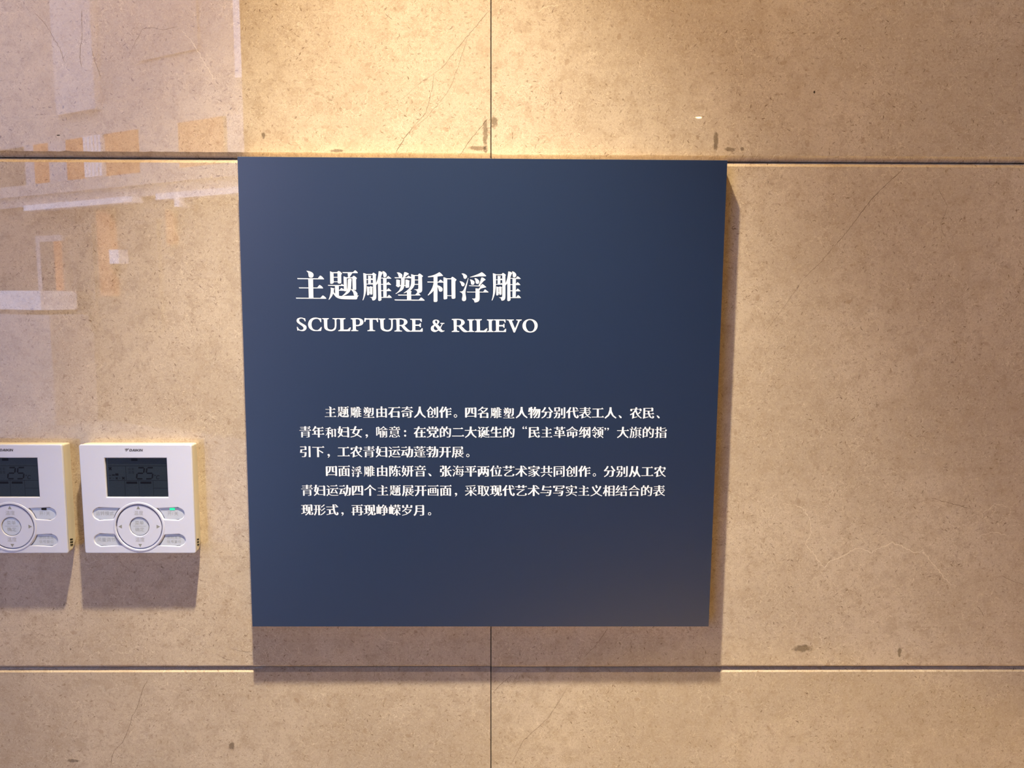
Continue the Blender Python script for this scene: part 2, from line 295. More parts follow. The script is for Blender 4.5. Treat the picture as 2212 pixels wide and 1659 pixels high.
def stone_material():
    t = NT('polished_fossil_limestone')
    tc = t.n('ShaderNodeTexCoord'); oi = t.n('ShaderNodeObjectInfo')
    sep = t.n('ShaderNodeSeparateXYZ'); t.put(tc.outputs['Object'], sep.inputs[0])
    off = t.math('MULTIPLY', oi.outputs['Random'], 37.0)
    cmb = t.n('ShaderNodeCombineXYZ')
    # millimetres on the slab face; the chamfers and edges carry the pattern over through y
    t.put(t.math('ADD', t.math('MULTIPLY', sep.outputs[0], 1000.0), t.math('MULTIPLY', off, 131.0)), cmb.inputs[0])
    t.put(t.math('ADD', t.math('MULTIPLY', t.math('MULTIPLY_ADD', sep.outputs[1], 0.3, sep.outputs[2]), 1000.0), t.math('MULTIPLY', off, 57.0)), cmb.inputs[1])
    V = cmb.outputs[0]
    wn = t.noise(V, 0.16, 2, 0.5, dim='2D')
    def warp(amount, scale):
        nz = t.noise(V, scale, 2, 0.5, dim='2D')
        sb = t.n('ShaderNodeVectorMath', operation='SUBTRACT'); t.put(nz.outputs['Color'], sb.inputs[0]); sb.inputs[1].default_value = (.5, .5, .5)
        mu = t.n('ShaderNodeVectorMath', operation='SCALE'); t.put(sb.outputs[0], mu.inputs[0]); mu.inputs['Scale'].default_value = amount
        ad = t.n('ShaderNodeVectorMath', operation='ADD'); t.put(V, ad.inputs[0]); t.put(mu.outputs[0], ad.inputs[1])
        return ad.outputs[0]
    def flecks(cell, la, lb, dens, vec, shift, ring=False):
        ad = t.n('ShaderNodeVectorMath', operation='MULTIPLY_ADD'); t.put(vec, ad.inputs[0])
        ad.inputs[1].default_value = (1 / cell, 1 / cell, 0); ad.inputs[2].default_value = (shift, shift * 1.7, 0)
        vo = t.n('ShaderNodeTexVoronoi', voronoi_dimensions='2D', feature='F1'); vo.inputs['Scale'].default_value = 1
        t.put(ad.outputs[0], vo.inputs['Vector'])
        sb = t.n('ShaderNodeVectorMath', operation='SUBTRACT'); t.put(ad.outputs[0], sb.inputs[0]); t.put(vo.outputs['Position'], sb.inputs[1])
        cs = t.n('ShaderNodeSeparateColor'); t.put(vo.outputs['Color'], cs.inputs[0])
        ro = t.n('ShaderNodeVectorRotate', rotation_type='Z_AXIS'); t.put(sb.outputs[0], ro.inputs['Vector'])
        t.put(t.math('MULTIPLY', cs.outputs[0], 6.283), ro.inputs['Angle'])
        s3 = t.n('ShaderNodeSeparateXYZ'); t.put(ro.outputs[0], s3.inputs[0])
        size = t.math('MULTIPLY_ADD', cs.outputs[2], 0.75, 0.35)
        ex = t.math('DIVIDE', s3.outputs[0], t.math('MULTIPLY', size, la / cell))
        ey = t.math('DIVIDE', s3.outputs[1], t.math('MULTIPLY', size, lb / cell))
        if ring:   # a bent sliver: parabola offset across its width
            ey = t.math('SUBTRACT', ey, t.math('MULTIPLY', t.math('MULTIPLY', ex, ex), 2.0))
        if ring:
            d = t.math('MAXIMUM', t.math('ABSOLUTE', ex), t.math('ABSOLUTE', ey))
        else:      # a lens: |y| < 1 - x^2
            d = t.math('ADD', t.math('MULTIPLY', ex, ex), t.math('ABSOLUTE', ey))
        m = t.ramp(d, 0.7, 1.15, 1.0, 0.0)
        g = t.math('LESS_THAN', cs.outputs[1], dens)
        st = t.math('MULTIPLY_ADD', t.math('FRACT', t.math('MULTIPLY', cs.outputs[1], 57.0)), 0.7, 0.3)
        return t.math('MULTIPLY', t.math('MULTIPLY', m, g), st), s3, d
    # ground: cloudy beige
    big = t.noise(V, 0.006, 3, 0.55, dim='2D'); mid = t.noise(V, 0.055, 5, 0.68, 0.3, dim='2D'); fine = t.noise(V, 0.42, 5, 0.75, 0.9, dim='2D'); grit = t.noise(V, 1.5, 3, 0.7, dim='2D')
    c = t.mix(t.ramp(big.outputs['Fac'], .32, .68), (0.466, 0.369, 0.295), (0.538, 0.435, 0.357))
    c = t.mix(t.math('MULTIPLY', t.ramp(mid.outputs['Fac'], .42, .70), .75), c, (0.417, 0.317, 0.243))
    c = t.mix(t.math('MULTIPLY', t.ramp(fine.outputs['Fac'], .50, .70), .60), c, (0.325, 0.238, 0.181))
    c = t.mix(t.math('MULTIPLY', t.ramp(fine.outputs['Fac'], .46, .28), .45), c, (0.660, 0.548, 0.454))
    c = t.mix(t.math('MULTIPLY', t.ramp(grit.outputs['Fac'], .52, .70), .30), c, (0.310, 0.227, 0.176))
    c = t.mix(t.math('MULTIPLY', t.ramp(grit.outputs['Fac'], .46, .32), .25), c, (0.679, 0.567, 0.464))
    # patches rich in shell debris
    patch = t.noise(V, 0.016, 4, 0.6, dim='2D'); pm = t.ramp(patch.outputs['Fac'], .42, .62)
    w1 = warp(3.0, 0.25); w2 = warp(1.2, 0.6)
    def dens(lo, hi): return t.math('MULTIPLY_ADD', pm, hi - lo, lo)
    e, _, _ = flecks(1.6, .85, .20, .65, w2, 3.1); c = t.mix(t.math('MULTIPLY', e, dens(.25, .75)), c, (0.252, 0.160, 0.107))
    e, _, _ = flecks(2.1, 1.0, .26, .55, w1, 8.3); c = t.mix(t.math('MULTIPLY', e, dens(.30, .60)), c, (0.776, 0.653, 0.519))
    e, _, _ = flecks(3.1, 1.5, .14, .50, w2, 1.7, True); c = t.mix(t.math('MULTIPLY', e, dens(.50, .92)), c, (0.204, 0.132, 0.093))
    e, _, _ = flecks(3.9, 1.8, .20, .50, w1, 6.9, True); c = t.mix(t.math('MULTIPLY', e, dens(.35, .70)), c, (0.776, 0.662, 0.538))
    e, _, _ = flecks(6.1, 2.1, .55, .42, w2, 4.4); c = t.mix(t.math('MULTIPLY', e, dens(.60, .95)), c, (0.194, 0.128, 0.089))
    e, _, _ = flecks(9.0, 2.7, .42, .35, w1, 5.5); c = t.mix(t.math('MULTIPLY', e, dens(.50, .92)), c, (0.165, 0.108, 0.079))
    e, _, _ = flecks(17., 2.7, 1.3, .40, w2, 9.9); c = t.mix(t.math('MULTIPLY', e, .50), c, (0.262, 0.175, 0.121))
    e, _, _ = flecks(37., 4.2, 2.4, .40, w2, 2.2); c = t.mix(t.math('MULTIPLY', e, .50), c, (0.310, 0.208, 0.144))
    # wispy pale filaments
    vo = t.n('ShaderNodeTexVoronoi', voronoi_dimensions='2D', feature='DISTANCE_TO_EDGE'); vo.inputs['Scale'].default_value = 0.085
    t.put(warp(11.0, 0.12), vo.inputs['Vector'])
    fm = t.math('MULTIPLY', t.ramp(vo.outputs['Distance'], .0, .035, 1.0, .0), t.ramp(t.noise(V, 0.03, 2, dim='2D').outputs['Fac'], .52, .66))
    c = t.mix(t.math('MULTIPLY', fm, .50), c, (0.737, 0.624, 0.519))
    # each slab a shade of its own
    hv = t.n('ShaderNodeHueSaturation'); t.put(c, hv.inputs['Color'])
    t.put(t.math('MULTIPLY_ADD', oi.outputs['Random'], .06, .97), hv.inputs['Value'])
    t.put(hv.outputs[0], t.b.inputs['Base Color'])
    t.b.inputs['Roughness'].default_value = 0.55
    t.b.inputs['Specular IOR Level'].default_value = 0.0
    t.b.inputs['Coat Weight'].default_value = 1.0; t.b.inputs['Coat Roughness'].default_value = 0.012
    t.b.inputs['Coat IOR'].default_value = 1.5
    bm = t.n('ShaderNodeBump'); bm.inputs['Strength'].default_value = .025; bm.inputs['Distance'].default_value = .0005
    t.put(big.outputs['Fac'], bm.inputs['Height']); t.put(bm.outputs[0], t.b.inputs['Coat Normal'])
    return t.m

def stain_material(name, rgb, a):
    t = NT(name); tc = t.n('ShaderNodeTexCoord')
    sb = t.n('ShaderNodeVectorMath', operation='SUBTRACT'); t.put(tc.outputs['Generated'], sb.inputs[0]); sb.inputs[1].default_value = (.5, .5, .5)
    s3 = t.n('ShaderNodeSeparateXYZ'); t.put(sb.outputs[0], s3.inputs[0])
    r = t.math('SQRT', t.math('ADD', t.math('POWER', s3.outputs[0], 2.0), t.math('POWER', s3.outputs[2], 2.0)))
    nz = t.noise(tc.outputs['Object'], 260, 4, .7)
    f = t.math('ADD', r, t.math('MULTIPLY', t.math('SUBTRACT', nz.outputs['Fac'], .5), .9))
    t.put(t.math('MULTIPLY', t.ramp(f, .25, .5, 1.0, 0.0), a), t.b.inputs['Alpha'])
    t.b.inputs['Base Color'].default_value = (*rgb, 1); t.b.inputs['Roughness'].default_value = .5
    t.b.inputs['Coat Weight'].default_value = 1.0; t.b.inputs['Coat Roughness'].default_value = 0.035
    return t.m

M = {}
M['stone'] = stone_material()
M['crack'] = plain('crack_dirt', (0.15, 0.10, 0.07), .9, spec=.2, grain=.2)
M['vein'] = plain('calcite_vein', (0.66, 0.56, 0.46), .5, coat=1.0, spec=0, grain=.12, gs=700)
M['stain'] = stain_material('glue_stain', (0.18, 0.12, 0.075), .48)
M['pit'] = plain('pit_dirt', (0.045, 0.03, 0.02), .9, spec=.2)
M['joint'] = plain('joint_mortar', (0.035, 0.028, 0.026), .95, spec=.1, grain=.3)
M['board'] = plain('pale_board_core', (0.62, 0.52, 0.36), .45, grain=.05)
M['film'] = plain('navy_print', (0.013, 0.026, 0.074), .29, spec=1.0, grain=.02)
M['white_ink'] = plain('white_ink', (0.78, 0.80, 0.95), .5)
M['plastic'] = plain('white_gloss_plastic', (0.58, 0.60, 0.82), .25, spec=.5, coat=.3)
M['lamp_warmed_plastic'] = plain('lamp_warmed_plastic', (0.62, 0.57, 0.50), .35)  # white sides with the lamp's warm light put into the colour
M['key'] = plain('translucent_key_plastic', (0.50, 0.53, 0.66), .18, coat=1.0)
M['grey_print'] = plain('grey_print', (0.25, 0.26, 0.28), .5)
M['dark_print'] = plain('dark_print', (0.035, 0.03, 0.045), .5)
M['recess_shade'] = plain('display_recess_shade', (0.006, 0.007, 0.009), .08)
M['lcd'] = plain('slate_lcd', (0.012, 0.017, 0.024), .28, spec=.25, grain=.08, gs=600)
M['segment'] = plain('lcd_segment', (0.003, 0.0025, 0.005), .4, spec=.15)
M['vent'] = plain('vent_dark', (0.01, 0.009, 0.008), .8)
t_ = NT('green_lamp'); t_.b.inputs['Base Color'].default_value = (0.02, .5, .2, 1)
t_.b.inputs['Emission Color'].default_value = (0.02, 0.85, 0.36, 1); t_.b.inputs['Emission Strength'].default_value = 0.95; M['led'] = t_.m
M['plaster'] = plain('wall_plaster', (0.34, 0.31, 0.28), .8, grain=.04, gs=40)
M['dark_wall'] = plain('dark_timber_wall', (0.09, 0.065, 0.05), .5, grain=.2, gs=30)
M['ceiling'] = plain('ceiling_paint', (0.62, 0.58, 0.53), .9, grain=.03, gs=50)
M['metal'] = plain('dark_metal', (0.10, 0.09, 0.085), .35, metal=.8)
M['ring'] = plain('white_metal_ring', (0.75, 0.73, 0.70), .4)
M['brick_orange'] = plain('orange_brick', (0.66, 0.22, 0.08), .8, grain=.2, gs=18)
M['brick_grey'] = plain('grey_brick', (0.17, 0.155, 0.15), .8, grain=.25, gs=18)
M['white_paint'] = plain('white_render', (0.90, 0.88, 0.88), .7, grain=.04, gs=10)
M['pale_render'] = plain('pale_render', (0.42, 0.40, 0.41), .8, grain=.06, gs=6)
M['bay'] = plain('light_render', (0.60, 0.58, 0.59), .8, grain=.05, gs=6)
M['shutter'] = plain('grey_shutter', (0.42, 0.42, 0.46), .6, grain=.1, gs=20)
M['pane'] = plain('dark_window_pane', (0.03, 0.035, 0.045), .08)
M['paving'] = plain('pale_paving', (0.40, 0.38, 0.37), .7, grain=.12, gs=12)
M['floor'] = plain('pale_stone_floor', (0.50, 0.43, 0.36), .35, grain=.15, gs=8)
def lamp_mat(name, rgb, s):
    t = NT(name); t.b.inputs['Base Color'].default_value = (.8, .8, .8, 1)
    t.b.inputs['Emission Color'].default_value = (*rgb, 1); t.b.inputs['Emission Strength'].default_value = s; return t.m
M['lens'] = lamp_mat('lit_lens', (1.0, .72, .36), 60.0)

# ------------------------------------------------------------------ the stone wall
G1L, G1R = 0.2110, 0.2098          # lower arris of the upper course, left and right of the joint
G2L, G2R = -0.3542, -0.3549        # lower arris of the middle course
JX = 0.2612
wall = box('wall_front', -3.6, 3.0, 0.019, 0.16, -1.5, 2.7, M['joint'])
tag(wall, kind='structure')

def slab(name, x0, x1, z0, z1, cb, ct, seed, parent):
    rnd = random.Random(seed)
    n = max(2, int((x1 - x0) / 0.004)) if z0 > 0.1 and z0 < 0.3 else max(2, int((x1 - x0) / 0.02))
    prof = [(0.02, z0 - cb - 0.0), (cb, z0 - cb), (0, z0), (0, z1), (ct, z1 + ct), (0.02, z1 + ct)]
    if cb < 1e-4: prof[1] = (0.0003, z0)
    if ct < 1e-4: prof[4] = (0.0003, z1)
    ox, oz = (x0 + x1) / 2, (z0 + z1) / 2
    vs = []; fs = []
    chip = 0.0
    for i in range(n + 1):
        x = x0 + (x1 - x0) * i / n
        j = rnd.uniform(-.00018, .00018)
        if rnd.random() < .06: chip = rnd.uniform(.0003, .0009)
        else: chip *= .4
        for q, (y, z) in enumerate(prof):
            dz = (j + chip) if q == 2 else (-rnd.uniform(0, .00012) if q == 3 else 0)
            vs.append((x - ox, y, z + dz - oz))
    m = len(prof)
    for i in range(n):
        for q in range(m):
            r = (q + 1) % m
            fs.append((i * m + q, (i + 1) * m + q, (i + 1) * m + r, i * m + r))
    fs.append(tuple(range(m))); fs.append(tuple(n * m + q for q in reversed(range(m))))
    o = mesh(name, vs, [tuple(reversed(f)) for f in fs], M['stone'], parent)
    o.location = (ox, 0, oz)
    return o

GAP = 0.0005
cols = [(-3.55, -2.77), (-2.77, -1.76), (-1.76, -0.75), (-0.75, JX), (JX, 1.272), (1.272, 2.283), (2.283, 2.98)]
slabs = {}
for ci, (xa, xb) in enumerate(cols):
    g1 = G1L if xb <= JX + 1e-6 else G1R; g2 = G2L if xb <= JX + 1e-6 else G2R
    rows = [(-0.92, g2 - 0.0083, .0042, .0042), (g2, g1 - 0.011, .0030, .0045), (g1, 0.776, .0055, .0042), (0.785, 1.12, .0042, 0), (-1.5, -0.929, 0, .0042)]
    for ri, (za, zb, cb, ct) in enumerate(rows):
        slabs[(ci, ri)] = slab('stone_slab', xa + GAP, xb - GAP, za, zb, cb, ct, ci * 10 + ri, wall)

def slab_at(x, z):
    for (ci, ri), o in slabs.items():
        xa, xb = cols[ci]
        if xa <= x <= xb:
            g = (G1L if xb <= JX + 1e-6 else G1R, G2L if xb <= JX + 1e-6 else G2R)
            r = 2 if z > g[0] - .006 else (1 if z > g[1] - .004 else 0)
            return slabs[(ci, r)]

def ribbon(name, pts, width, mat, wob, parent, lift, seed, taper=True):
    """a thin line of mineral or dirt following the slab's face; pts in mm"""
    rnd = random.Random(seed)
    P = [Vector((p[0], p[1])) for p in pts]; Q = []
    for a, b in zip(P, P[1:]):
        k = max(1, int((b - a).length / 2.2))
        for i in range(k): Q.append(a.lerp(b, i / k))
    Q.append(P[-1])
    for i in range(1, len(Q) - 1): Q[i] = Q[i] + Vector((rnd.gauss(0, wob), rnd.gauss(0, wob)))
    ox, oz = parent.location.x, parent.location.z
    vs = []; fs = []; n = len(Q)
    for i, q in enumerate(Q):
        d = (Q[min(i + 1, n - 1)] - Q[max(i - 1, 0)]); d = d.normalized() if d.length else Vector((1, 0)); nr = Vector((-d.y, d.x))
        t = min(i, n - 1 - i) / max(1, n * .12); wd = width * .5 * (min(1, .35 + t) if taper else 1) * rnd.uniform(.55, 1.3)
        a = q + nr * wd; b = q - nr * wd; z = max(z for z in (0,))
        vs += [(a.x * MM - ox, -lift, a.y * MM - oz), (b.x * MM - ox, -lift, b.y * MM - oz), (a.x * MM - ox, .0004, a.y * MM - oz), (b.x * MM - ox, .0004, b.y * MM - oz)]
    for i in range(n - 1):
        a = i * 4; b = a + 4
        fs += [(a, b, b + 1, a + 1), (a, a + 2, b + 2, b), (a + 1, b + 1, b + 3, a + 3)]
    return mesh(name, vs, fs, mat, parent)

for k, (wd, pts) in enumerate(CRACKS):
    s = slab_at(sum(p[0] for p in pts) / len(pts) * MM, sum(p[1] for p in pts) / len(pts) * MM)
    o = ribbon('hairline_crack', pts, wd * .72, M['crack'], .22, s, .00004, k)
for k, (wd, pts) in enumerate(VEINS):
    s = slab_at(sum(p[0] for p in pts) / len(pts) * MM, sum(p[1] for p in pts) / len(pts) * MM)
    o = ribbon('pale_vein', pts, wd * .75, M['vein'], .6, s, .00003, 100 + k); o['label'] = 'pale wavy mineral vein'
def blot(name, x, z, wd, hg, mat, seed):
    rnd = random.Random(seed); s = slab_at(x * MM, z * MM); ox, oz = s.location.x, s.location.z
    n = 22; vs = []
    for k in range(n):
        a = 2 * math.pi * k / n; r = rnd.uniform(.82, 1.08)
        vs.append((x * MM - ox + math.cos(a) * wd * .5 * MM * r, -.00006, z * MM - oz + math.sin(a) * hg * .5 * MM * r))
    vs += [(v[0], .0003, v[2]) for v in vs]
    fs = [tuple(range(n))] + [(k, k + n, (k + 1) % n + n, (k + 1) % n) for k in range(n)]
    return mesh(name, vs, fs, mat, s)
for k, (x, z, a, b) in enumerate(STAINS): blot('glue_stain', x, z, a * 1.35, b * 1.25, M['stain'], k)
for k, (x, z, a, b) in enumerate(PITS): blot('dark_pit', x, z, a * .5, b * .5, M['pit'], k + 50)

# ------------------------------------------------------------------ glyph outlines
def text_contours(ch, nseg=3):
    """outlines of one character of Blender's built-in typeface, em = 1"""
    cu = bpy.data.curves.new('t', 'FONT'); cu.body = ch; cu.size = 1
    o = bpy.data.objects.new('t', cu); COL.objects.link(o)
    c = o.to_curve(bpy.context.evaluated_depsgraph_get()); out = []
    for s in c.splines:
        pts = []; B = s.bezier_points; n = len(B)
        for i in range(n):
            a, b = B[i], B[(i + 1) % n]; p0, p1, p2, p3 = (Vector(v[:2]) for v in (a.co, a.handle_right, b.co, b.handle_left))
            p2, p3 = Vector(b.handle_left[:2]), Vector(b.co[:2])
            pts.append(tuple(p0))
            ch_ = (p3 - p0); L = ch_.length
            if L > 1e-6:
                dev = max(abs(ch_.cross(p1 - p0)), abs(ch_.cross(p2 - p0))) / L
                if dev > 0.004:
                    for k in range(1, nseg):
                        t = k / nseg; q = p0 * (1-t)**3 + p1 * 3*t*(1-t)**2 + p2 * 3*t*t*(1-t) + p3 * t**3; pts.append(tuple(q))
        cl = [pts[0]]
        for p in pts[1:]:
            if abs(p[0] - cl[-1][0]) + abs(p[1] - cl[-1][1]) > 1e-4: cl.append(p)
        if abs(cl[0][0] - cl[-1][0]) + abs(cl[0][1] - cl[-1][1]) < 1e-4: cl.pop()
        if len(cl) > 2: out.append(cl)
    o.to_curve_clear(); bpy.data.objects.remove(o); bpy.data.curves.remove(cu)
    return out

def area(c): return 0.5 * sum(c[i - 1][0] * c[i][1] - c[i][0] * c[i - 1][1] for i in range(len(c)))

def offset_contours(cs, fx, fy, fd=None):
    """moves every edge outwards by fx where it faces sideways and by fy where it faces up or down"""
    big = max(cs, key=lambda c: abs(area(c))); sg = 1 if area(big) > 0 else -1
    res = []
    for c in cs:
        n = len(c); E = []
        for i in range(n):
            a, b = Vector(c[i]), Vector(c[(i + 1) % n]); d = (b - a).normalized(); nr = Vector((d.y, -d.x)) * sg
            E.append((nr, nr.dot(a) + fx * nr.x ** 2 + fy * nr.y ** 2))
        o = []
        for i in range(n):
            (n1, d1), (n2, d2) = E[i - 1], E[i]; det = n1.x * n2.y - n1.y * n2.x; p = Vector(c[i])
            if abs(det) > .25:
                q = Vector(((d1 * n2.y - d2 * n1.y) / det, (n1.x * d2 - n2.x * d1) / det))
                if (q - p).length > .12: q = p + (q - p).normalized() * .12
            else:
                m = n1 + n2
                m = m.normalized() if m.length > 1e-6 else n1
                q = p + m * (((d1 - n1.dot(p)) + (d2 - n2.dot(p))) * .5)
            o.append((q.x, q.y))
        res.append(o)
    return res, sg

_cache = {}
def song_glyph(ch):
    """the built-in sans outline recut with thick uprights, thin horizontals and wedge ends"""
    if ch in _cache: return _cache[ch]
    cs = text_contours(ch); npt = sum(len(c) for c in cs)
    dense = sum(abs(area(c)) for c in cs)
    fx = .034 if len(cs) <= 3 else (.024 if len(cs) <= 6 else .015)
    big = max(cs, key=lambda c: abs(area(c))); sg = 1 if area(big) > 0 else -1
    wed = []
    for c in cs:
        n = len(c)
        if area(c) * sg < 0: continue
        for i in range(n):
            p0, a, b, p3 = (Vector(c[(i + k - 1) % n]) for k in range(4)); d = b - a
            if d.length < 1e-5: continue
            nr = Vector((d.y, -d.x)).normalized() * sg
            e0, e1 = a - p0, p3 - b
            if nr.x > .93 and d.length < .11 and abs(e0.y) < .12 * e0.length and abs(e1.y) < .12 * e1.length and e0.length > .1 and e1.length > .1:
                x = (a.x + b.x) / 2; top = max(a.y, b.y); bot = min(a.y, b.y); k = .11 if e0.length > .3 else .075
                wed.append([(x - k * 1.25, top - .02), (x - k * .45, top + k * .62), (x + .03, bot + .025), (x + .0, bot + .018)])
            # shoulder: top edge meeting a long right side
            for (u, v, wv) in ((p0, a, b),) if sg < 0 else ((b, a, p0),):
                hu = v - u if sg < 0 else u - v
            q0, q1, q2 = (p0, a, b) if sg < 0 else (b, a, p0)
            h = q1 - q0; v = q2 - q1
            if h.length > .12 and v.length > .12 and h.x > .97 * h.length and v.y < -.97 * v.length:
                wed.append([(q1.x - .13, q1.y - .03), (q1.x - .075, q1.y + .04), (q1.x + .045, q1.y - .045), (q1.x - .01, q1.y - .09)])
    oc, _ = offset_contours(cs, fx, -.0165)
    xs = [p[0] for c in oc for p in c]; ys = [p[1] for c in oc for p in c]
    shapes = [FontShape([c if sg > 0 else c[::-1] for c in oc] + [w_ if area(w_) > 0 else w_[::-1] for w_ in wed])]
    _cache[ch] = (shapes, (.5, .38))
    return _cache[ch]

def sans_glyph(ch, fat=0.0):
    cs = text_contours(ch)
    sg = 1 if area(max(cs, key=lambda c: abs(area(c)))) > 0 else -1
    if fat: cs, _ = offset_contours(cs, fat, fat)
    return FontShape([c if sg > 0 else c[::-1] for c in cs])

DOT = {'，': [["-8,14 12,14* 22,0* 20,-22* 4,-44* -14,-54 -16,-48 0,-34* 4,-22* -8,-18* -20,-4* -18,10*"]],
       '、': [["-26,24 -2,18* 24,-4* 28,-22* 12,-26* -4,-14*"]],
       '：': None}

def place(shapes, cx, cy, k, org=(0, 0)):
    return [type(sh)([[((x - org[0]) * k + cx, (y - org[1]) * k + cy) for x, y in c] for c in sh]) for sh in shapes]

EM = 13.5   # mm
def punct(ch, cx, cy):
    u = EM / 27.3   # one photographed pixel in mm
    if ch == '。': return [[circle(cx - 5.6 * u, cy - 8 * u, 3.5 * u, 20), circle(cx - 5.6 * u, cy - 8 * u, 2.35 * u, 20)]]
    if ch == '：': return [[circle(cx - 4.5 * u, cy + 1.8 * u, 2.2 * u, 16)], [circle(cx - 4.5 * u, cy - 8 * u, 2.2 * u, 16)]]
    if ch == '，': return place([[parse(DOT['，'][0][0])]], cx - 5.2 * u, cy - 7.2 * u, .115 * u)
    if ch == '、': return place([[parse(DOT['、'][0][0])]], cx - 6.8 * u, cy - 8.2 * u, .125 * u)
    if ch in '“”':
        s = [parse(DOT['，'][0][0])]; f = -1 if ch == '“' else 1
        x0 = 7 * u if ch == '“' else -8 * u
        return [[[(x * f * .085 * u + cx + x0 + dx * u, y * f * .085 * u + cy + 8.5 * u) for x, y in s[0]]] for dx in (-3, 3)]
    return None

def drawn(ch, cx, cy, k=1.0):
    cs = [parse(sh, .05 * k) for sh in GLYPH[ch].split('/')]
    return [FontShape([c if area(c) > 0 else c[::-1] for c in cs])]

# ------------------------------------------------------------------ the information board
sign = empty('information_board', (0, 0, 0))
tag(sign, 'large square navy blue board with white Chinese and English lettering on the stone wall', 'sign')
front('board_core', [[[BOARD[3], BOARD[2], BOARD[1], BOARD[0]]]], -.0183, M['board'], sign, extrude=9.14)
def inset(q, d):
    cx = sum(p[0] for p in q) / 4; cy = sum(p[1] for p in q) / 4
    return [(p[0] - math.copysign(d, p[0] - cx), p[1] - math.copysign(d, p[1] - cy)) for p in q]
ff = front('face_film', [[inset([BOARD[3], BOARD[2], BOARD[1], BOARD[0]], .15)]], -.0187, M['film'], sign, extrude=.19)
ff['label'] = 'matt navy printed face'
YT = -.01875
title = []
for ch, x, z in TITLE:
    title += place(drawn(ch, 0, 0), x, z, 1)
front('title_lettering', title, YT, M['white_ink'], sign)['label'] = 'large white heading of seven Chinese characters'
lat = FontShape()
for g in LATIN:
    for i, c in enumerate(parse(c, .05) for c in g.split('|')): lat.append(c if (area(c) > 0) == (i == 0) else c[::-1])
front('subtitle_lettering', [lat], YT, M['white_ink'], sign)['label'] = 'white English heading in serif capitals'
for text, x0, z0, dx, dz in BODY:
    sh = []
    for i, ch in enumerate(text):
        cx, cy = x0 + dx * i, z0 + dz * i
        p = punct(ch, cx, cy)
        if p: sh += p
        elif ch in GLYPH: sh += place(drawn(ch, 0, 0), cx, cy, .385)
        else:
            g, org = song_glyph(ch); sh += place(g, cx, cy, EM, org)
    front('text_line', sh, YT, M['white_ink'], sign)

# ------------------------------------------------------------------ the two thermostats
def pill(x_round, x_far, y0, y1, rc, right):
    """a key with one round end and one end cut by the dial's circle of radius rc about (0,-30.4)"""
    r = (y1 - y0) / 2; cy = (y0 + y1) / 2; s = 1 if right else -1
    cx = x_round - s * r; out = []
    for k in range(13):
        a = math.radians(90 - 180 * k / 12); out.append((cx + s * r * math.cos(a), cy + r * math.sin(a)))
    for k in range(9):
        y = y0 + (y1 - y0) * k / 8; x = math.sqrt(max(rc * rc - (y + 30.4) ** 2, 1.0)); out.append((s * x, y))
    return out if not right else out

KEYS = [(-49.9, False, -22.9, -9.1), (-50.0, False, -52.0, -38.1), (49.9, True, -22.9, -9.1), (49.8, True, -52.0, -38.6)]
def grow(c, d):
    cs, _ = offset_contours([c], d, d); return cs[0]

def mm_text(s, cx, cy, size, squeeze=1.0, track=1.0, fat=-.008):
    out = []; n = len(s); adv = size * track
    wd = [0.45 if ch in '/' else 1.0 for ch in s]; tot = sum(wd) * adv; x = cx - tot / 2
    for ch, w_ in zip(s, wd):
        g = sans_glyph(ch, fat); c0 = (.5, .38)
        if ch == '/': c0 = (.18, .36)
        out.append(FontShape([[((px - c0[0]) * size * squeeze + x + w_ * adv / 2, (py - c0[1]) * size + cy) for px, py in c] for c in g])); x += w_ * adv
    return out

def seg_digit(ch, x0, y0, w_, h_, sl=.17, t=1.55):
    on = {'2': 'abged', '5': 'afgcd'}[ch]; out = []
    def S(x, y): return (x0 + x + y * sl, y0 + y)
    g = .28
    H = lambda y, a: [S(g + a, y), S(g + a + t * .5, y + t * .5), S(w_ - g - a - t * .5, y + t * .5), S(w_ - g - a, y), S(w_ - g - a - t * .5, y - t * .5), S(g + a + t * .5, y - t * .5)]
    Vv = lambda x, ya, yb: [S(x, ya + g), S(x + t * .5, ya + g + t * .5), S(x + t * .5, yb - g - t * .5), S(x, yb - g), S(x - t * .5, yb - g - t * .5), S(x - t * .5, ya + g + t * .5)]
    for k in on:
        out.append([{'a': lambda: H(h_, 0), 'g': lambda: H(h_ / 2, 0), 'd': lambda: H(0, 0), 'f': lambda: Vv(0, h_ / 2, h_), 'e': lambda: Vv(0, 0, h_ / 2),
                     'b': lambda: Vv(w_, h_ / 2, h_), 'c': lambda: Vv(w_, 0, h_ / 2)}[k]()])
    return out

def fan_icon(cx, cy, r):
    out = [[circle(cx, cy, r * .28, 10)]]
    for k in range(4):
        a = math.radians(45 + 90 * k); out.append([[(cx + math.cos(a) * r * .55 + math.cos(t) * r * .42 * math.cos(a) - math.sin(t) * r * .3 * math.sin(a),
                                                     cy + math.sin(a) * r * .55 + math.cos(t) * r * .42 * math.sin(a) + math.sin(t) * r * .3 * math.cos(a)) for t in [2 * math.pi * j / 10 for j in range(10)]]])
    return out

def rect(x0, x1, y0, y1): return [[(x0, y0), (x1, y0), (x1, y1), (x0, y1)]]

